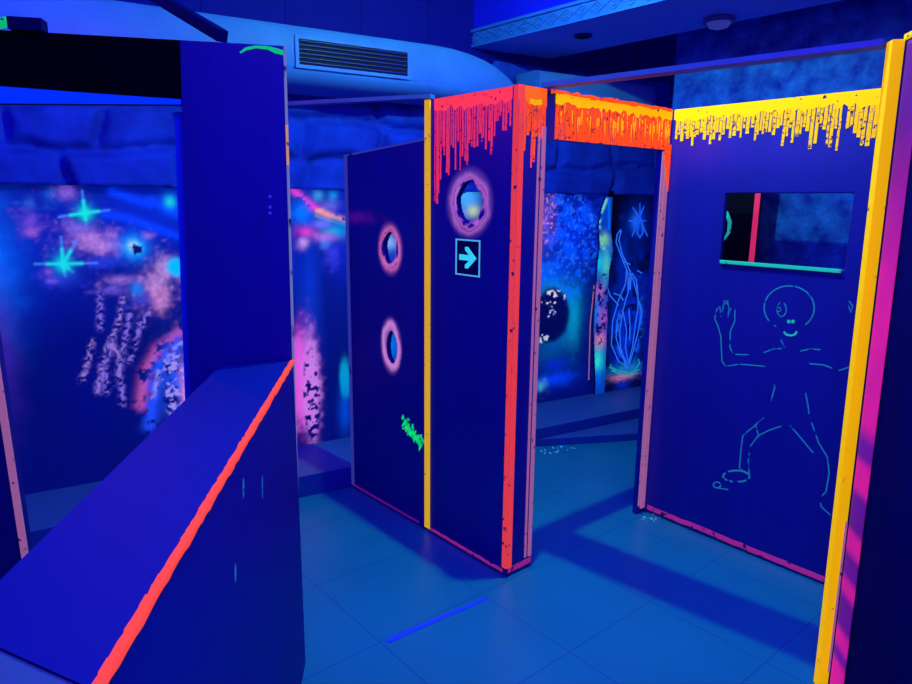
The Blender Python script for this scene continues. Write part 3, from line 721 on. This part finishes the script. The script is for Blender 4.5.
for q in ([(430, 425), (415, 445), (410, 480), (425, 520), (440, 560), (460, 610), (462, 684)], [(432, 430), (422, 470), (436, 530), (455, 570), (475, 620), (470, 684)], [(440, 560), (470, 575)], [(478, 612), (496, 640), (500, 684)], [(500, 600), (520, 612)]):
    wr_(mb, q, .009)
y0_ = 270
for q in ([(455, 0), (450, 60), (420, 130), (395, 220), (390, 320), (420, 390), (460, 415)], [(470, 0), (465, 80), (440, 170), (425, 260), (430, 340), (455, 400)], [(500, 60), (505, 150), (490, 250), (480, 330), (462, 400)],
          [(480, 30), (520, 180), (505, 260), (485, 340), (465, 410)], [(440, 180), (455, 260), (450, 330), (460, 390)], [(400, 100), (430, 110), (440, 130)], [(465, 170), (470, 230), (468, 300)], [(415, 210), (410, 290), (430, 360), (455, 405)], [(375, 80), (385, 110), (420, 150)]):
    wr_(mb, q, .009)
mb.build('jellyfish', M['glowline'], t)
mb = MB()
for q in ([(380, 415), (420, 430), (470, 440), (510, 425)], [(390, 430), (450, 450), (505, 440)], [(505, 380), (510, 400), (490, 425)], [(385, 405), (410, 440)]): wr_(mb, q, .010)
mb.build('seabed', M['teal'], t)
mb = MB()
for q in ([(400, 455), (430, 462), (470, 455)], [(425, 470), (450, 460)]): wr_(mb, q, .010)
mb.build('pink_sand', M['pinkwhite'], t)
# wavy glowing plank beside the board
t = thing('painted_plank', WF.pt(wfz(599, 380)[0], STEPH), 'tall narrow wavy plank painted teal and green, left of the black mural board', 'plank')
PB = Plane(WF.p0 + WF.n * .022, WF.p0 + WF.n * .022 + WF.d * WF.L); PB.n = WF.n; BP = Brush(PB)
left = [(604, 197), (600, 208), (597, 225), (598, 245), (596, 262), (594, 290), (592, 330), (593, 360), (594, 386)]
right = [(611, 197), (610, 210), (609, 230), (611, 250), (607, 272), (606, 300), (605, 330), (604, 360), (603, 386)]
def ipl(tab, Z): 
    q = sorted([wfz(*a)[::-1] for a in tab]); return np.interp(Z, [a for a, _ in q], [b_ for _, b_ in q])
def paintP(S, Z):
    BP.begin(S, Z); BP.C[:] = lin(0, 60, 170)
    BP.stroke([(607, 199), (600, 215), (599, 235), (604, 248)], 4, (120, 225, 175), .95, .2, 3); BP.stroke([(609, 200), (609, 228)], 3, (0, 110, 240), .9)
    BP.blob(604, 240, 5, 6, (130, 215, 130), .9, .5, 4, 30); BP.blob(599, 262, 5, 10, (0, 200, 225), .95, .4, 5); BP.blob(606, 265, 4, 16, (80, 210, 190), .8, .4, 6)
    BP.blob(599, 292, 5, 8, (220, 110, 160), .6, .5, 7); BP.blob(600, 340, 5, 8, (235, 130, 140), .9, .5, 8); BP.blob(597, 312, 4, 14, (30, 120, 230), .8)
    BP.blob(603, 318, 4, 10, (200, 90, 170), .7, .6, 9); BP.chips(602, 310, 6, 40, (0, 0, 60), .56, 40, 10); BP.blob(597, 362, 6, 12, (40, 225, 200), 1., .3, 11); BP.blob(597, 378, 4, 8, (0, 90, 220), .9)
    return BP.C
M['plank'] = painted('plank_paint', (.005, .02, .25), (.004, .015, .2), .85, .6, .2)
sm = min(wfz(592, 330)[0], wfz(594, 386)[0]) - .05; sM = wfz(612, 250)[0] + .05
PB2 = PB
o = sheet('board', PB, sm, sM, STEPH + .003, wfz(606, 197)[1], .006, M['plank'], t, paintP, lambda S, Z: (S < ipl(left, Z)) | (S > ipl(right, Z)), .02)
mb = MB(); mb.ribbon(WF, [wfz(594, 285), wfz(590, 325), wfz(588.5, 380)], .009, .004); mb.build('pale_line', M['pinkwhite'], t)

# ================================================================== LEFT BOOTH
P1 = np.array([1.015, 2.074]); bd = np.array([-.885, .465])
F = Plane(P1, P1 + bd * 3.0, False, -.0115)                              # runs left from the corridor corner
zT = 2.163
sJ = F.sz(186, 300)[0]; sL = F.sz(14, 470)[0]
t = thing('booth_screen', F.pt(sJ / 2, 0, -.02), 'dark navy booth wall with a wide opening and a pale strip on its right edge', 'partition')
ja, jb = F.sz(182, 105), F.sz(191, 392); kj = (ja[0] - jb[0]) / (ja[1] - jb[1]); sj = lambda z: jb[0] + kj * (z - jb[1])
sJ = sj(1.98)
MB().poly(F, [(0, .003), (sj(.003), .003), (sj(zT), zT), (0, zT)], -.035, 0).build('side_panel', M['panel'], t)
hz_ = lambda u, v: F.sz(u, v)[1]
MB().poly(F, [(sj(1.966) + .0005, hz_(181, 104.5)), (F.sz(-70, 103)[0], hz_(-70, 103)), (2.4, hz_(-70, 103)), (2.4, zT), (sj(zT) + .0005, zT)], -.035, 0).build('header', M['header'], t)['label'] = 'black header over the opening'
q_ = [F.sz(*p) for p in ((181, 104.5), (-70, 103), (-70, 83), (0, 86.5), (100, 94), (181, 99.5))]
MB().poly(F, q_, .0005, .006).build('light_strip', M['ledstrip'], t)['label'] = 'bright blue light strip along the bottom of the header'
MB().poly(F, [(sj(.003), .003), (sj(.003) + .022, .003), (sJ + .03, 1.958), (sJ, 1.958)], -.06, -.0365).build('jamb_trim', M['headlight'], t)
mb = MB(); mb.slab(F, -.002, .0065, .10, zT, .0005, .005); mb.build('edge_strip', M['paleedge'], t)['label'] = 'pale painted right edge'
mb = MB(); a = F.sz(287, 125)[1]; b2 = F.sz(288, 165)[1]; mb.slab(F, -.002, .0065, b2, a, .005, .0065); mb.build('edge_patch', M['edgeor'], t)['label'] = 'orange patch on the edge'
MB().slab(F, -.006, .02, .004, .10, .0005, .006).build('foot', M['black'], t)['label'] = 'black foot of the edge'
for q in ((270, 196.5), (270, 207), (270, 213)):
    s, z = F.sz(*q); mb = MB(); mb.poly(F, [(s + .0052 * cos(a), z + .0052 * sin(a)) for a in np.linspace(0, 2 * pi, 11)[:-1]], 0, .003); mb.build('screw', M['screw'], t)
mb = MB(); mb.ribbon(F, [F.sz(*q) for q in ((240, 53), (246, 49), (256, 47), (268, 48), (276, 51), (284, 53))], [.004, .008, .008, .010, .016, .014], .003); mb.build('teal_mark', M['green'], t)['label'] = 'teal paint mark at the top corner'

t = thing('booth_screen', F.pt(sL + .4, 0, -.02), 'dark left side panel of the booth opening with a leaning pink painted edge', 'partition')
q0, q1 = F.sz(28, 548), F.sz(0, 392)
mb = MB(); ztop = 1.955; slope = (q1[0] - q0[0]) / (q1[1] - q0[1]) * .55
x = lambda z: q0[0] + (z - q0[1]) * slope
mb.poly(F, [(x(.003), .003), (x(.003) + 1.1, .003), (x(ztop) + 1.1, ztop), (x(ztop), ztop)], -.035, 0); mb.build('board', M['panel_plain'], t)
mb = MB(); mb.poly(F, [(x(.02), .02), (x(.02) + .022, .02), (x(ztop) + .022, ztop), (x(ztop), ztop)], .0005, .005); mb.build('edge_strip', M['pinkwhite'], t)['label'] = 'pale pink painted edge'

# low wall with the wide ledge
zl = 1.161; e1 = P1 + np.array([.003, -.012]); dirL = np.array([.124, .779]) - np.array([1.018, 2.074]); dirL /= np.hypot(*dirL)
c_ = [np.array([1.018, 2.058]), np.array([.121, .757]), np.array([.008, 1.0]), np.array([.800, 2.140])]
t = thing('counter', (.5, 1.5, 0), 'glossy blue counter-height low wall with a broad ledge and an orange-red painted edge', 'counter')
def quadbox(c4, z0, z1): return MB().box8([(*q, z0) for q in c4] + [(*q, z1) for q in c4])
quadbox(c_, .003, zl - .022).build('body', M['lowwall'], t)
quadbox(c_, zl - .022, zl).build('ledge', M['ledge'], t)
SF = Plane(c_[0], c_[1], False)
if SF.n @ np.array([.82, -.57]) < 0: SF.n = -SF.n
rs = random.Random(9); mb = MB(); n = 60
top = [(SF.L * i / n, zl + .003) for i in range(n + 1)]; bot = [(SF.L * i / n, zl - .006 - .005 * rs.random()) for i in range(n + 1)]
for i in range(n): mb.poly(SF, [top[i], top[i + 1], bot[i + 1], bot[i]], .0005, .004)
for i in range(n):                                       # the stripe laps onto the ledge
    a = SF.pt(top[i][0], zl + .0035, .004); b_ = SF.pt(top[i + 1][0], zl + .0035, .004); w1, w2 = -.007 - .003 * rs.random(), -.007 - .003 * rs.random()
    c1 = SF.pt(top[i + 1][0], zl + .0035, w2); d1_ = SF.pt(top[i][0], zl + .0035, w1)
    low = lambda q: (q[0], q[1], zl + .0004)
    mb.box8([low(a), low(b_), low(c1), low(d1_), a, b_, c1, d1_])
mb.build('edge_stripe', M['edge'], t)['label'] = 'orange-red painted edge stripe'
EP = Plane(c_[1], c_[2]);
if EP.n @ np.array([-.8, -.6]) < 0: EP.n = -EP.n
MB().slab(EP, .0, EP.L, .003, zl - .003, .0005, .16).build('end_board', M['end'], t)['label'] = 'lighter blue end board'
for (u, v, L, w) in ((243, 488, 10, .010), (262, 487, 11, .007), (235, 573, 9, .009)):  # narrow teal vertical marks on the front face
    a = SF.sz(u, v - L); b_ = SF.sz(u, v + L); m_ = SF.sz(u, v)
    mb = MB(); mb.ribbon(SF, [a, m_, b_], [.003, w * 1.6, .003], .0015); mb.build('teal_streak', M['tealdim'], t)['label'] = 'faint teal vertical streak'

# strut rising from the booth wall to the duct, and a small dark block on the header
a = np.array(F.pt(F.sz(222, 42)[0], zT + .022, -.02)); r = ray(155, -4); b_ = EYEP + r * (2.75 / np.hypot(*r[:2]))
o = MB().bar(a, tuple(b_), .035, .035).build('brace_bar', M['dark']); recentre(tag(o, 'dark diagonal brace bar rising from the top of the booth wall', 'brace'))
s0 = F.sz(45, 32)[0]; s1 = F.sz(10, 30)[0]
t = thing('header_box', F.pt((s0 + s1) / 2, zT + .001, -.02), 'small dark box with a teal tip on top of the booth header', 'box')  # plain dark block, no light source inside
MB().slab(F, s0, s1, zT + .001, zT + .035, -.03, .02).build('case', M['dark'], t, .003)
s2 = F.sz(-8, 30)[0]
MB().box8([F.pt(s1, zT + .012, -.01), F.pt(s2, zT - .0, -.01), F.pt(s2, zT - .0, .025), F.pt(s1, zT + .012, .025),
           F.pt(s1, zT + .032, -.01), F.pt(s2, zT + .018, -.01), F.pt(s2, zT + .018, .025), F.pt(s1, zT + .032, .025)]).build('tip', M['green'], t)['label'] = 'teal glowing tip'

# ================================================================== FLOOR BITS
o = MB().box8([(1.322, 1.955, .0004), (1.826, 1.926, .0004), (1.829, 1.946, .0004), (1.325, 1.980, .0004), (1.322, 1.955, .002), (1.826, 1.926, .002), (1.829, 1.946, .002), (1.325, 1.980, .002)]).build('floor_tape', M['tape'])
recentre(tag(o, 'short strip of bright blue tape stuck to the corridor floor tiles', 'tape'))
rs = random.Random(2); mb = MB()
for k in range(26):
    x, y, r = 2.98 + .12 * rs.random(), 1.88 + .08 * rs.random(), .002 + .003 * rs.random()
    mb.box(x, x + r, y, y + r, .0003, .003)
for k in range(20):
    x, y, r = 3.3 + .25 * rs.random(), 2.93 + .09 * rs.random(), .003 + .004 * rs.random()
    mb.box(x, x + r, y - .186 * (x - 3.3), y - .186 * (x - 3.3) + r, .0003, .004)
o = mb.build('paint_flakes', M['signline']); o['kind'] = 'stuff'; tag(o, 'tiny pale paint flakes scattered on the floor by the doorway', 'flakes')

# ================================================================== LIGHT
def lamp(name, kind, loc, energy, color, size=.03, rot=None, sy=None):
    l = bpy.data.lights.new(name, kind); l.energy = energy; l.color = color
    if kind == 'AREA':
        l.size = size
        if sy: l.shape = 'RECTANGLE'; l.size_y = sy
    else: l.shadow_soft_size = size
    o = bpy.data.objects.new(name, l); COL.objects.link(o); o.location = loc
    if rot: o.rotation_euler = rot
    return o
lamp('ceiling_lamp', 'POINT', (2.075, 1.955, 2.92), 112, (.25, 1., .62), .011)
lamp('blacklight_tube', 'AREA', (.9, .6, 2.95), 80, (.12, .05, 1.), 1.6, None, 1.2)
lamp('blacklight_tube', 'AREA', (2.7, 2.75, 2.62), 10, (.10, .06, 1.), 1.0, None, .3)
lamp('blacklight_and_fill', 'POINT', (2.72, 1.35, 2.75), 15, (1., .42, .12), .08)
lamp('blacklight_and_fill', 'POINT', (.2, 2.9, 2.75), 22, (.06, .06, 1.), .1)
lamp('blacklight_and_fill', 'POINT', (2.62, 2.0, 2.84), 6.5, (.03, .05, 1.), .1)
lamp('blacklight_and_fill', 'POINT', (3.5, 1.35, .75), 2.6, (.02, .05, 1.), .05)  # added fill hidden behind the panel, brightens the wall seen through the slot
q = EYEP + ray(92, 62) * (3.25 / np.hypot(*ray(92, 62)[:2]))
lamp('pink_lamp', 'POINT', tuple(q), 5, (1., .08, .75), .05)
w = bpy.data.worlds.new('World'); scene.world = w; w.use_nodes = True
w.node_tree.nodes['Background'].inputs[0].default_value = (.05, .04, 1, 1); w.node_tree.nodes['Background'].inputs[1].default_value = .35

# ================================================================== CAMERA
cam = bpy.data.cameras.new('camera'); cam.sensor_width = 36; cam.lens = FPX / 912 * 36; cam.clip_start = .02
co = bpy.data.objects.new('camera', cam); COL.objects.link(co); co.location = (0, 0, EYE); co.matrix_world = Matrix(((vR[0], vT[0], -vD[0], 0), (vR[1], vT[1], -vD[1], 0), (vR[2], vT[2], -vD[2], EYE), (0, 0, 0, 1)))
scene.camera = co
scene.view_settings.view_transform = 'Standard'; scene.view_settings.look = 'None'; scene.view_settings.gamma = 1; scene.view_settings.exposure = 0
scene.view_settings.use_curve_mapping = False
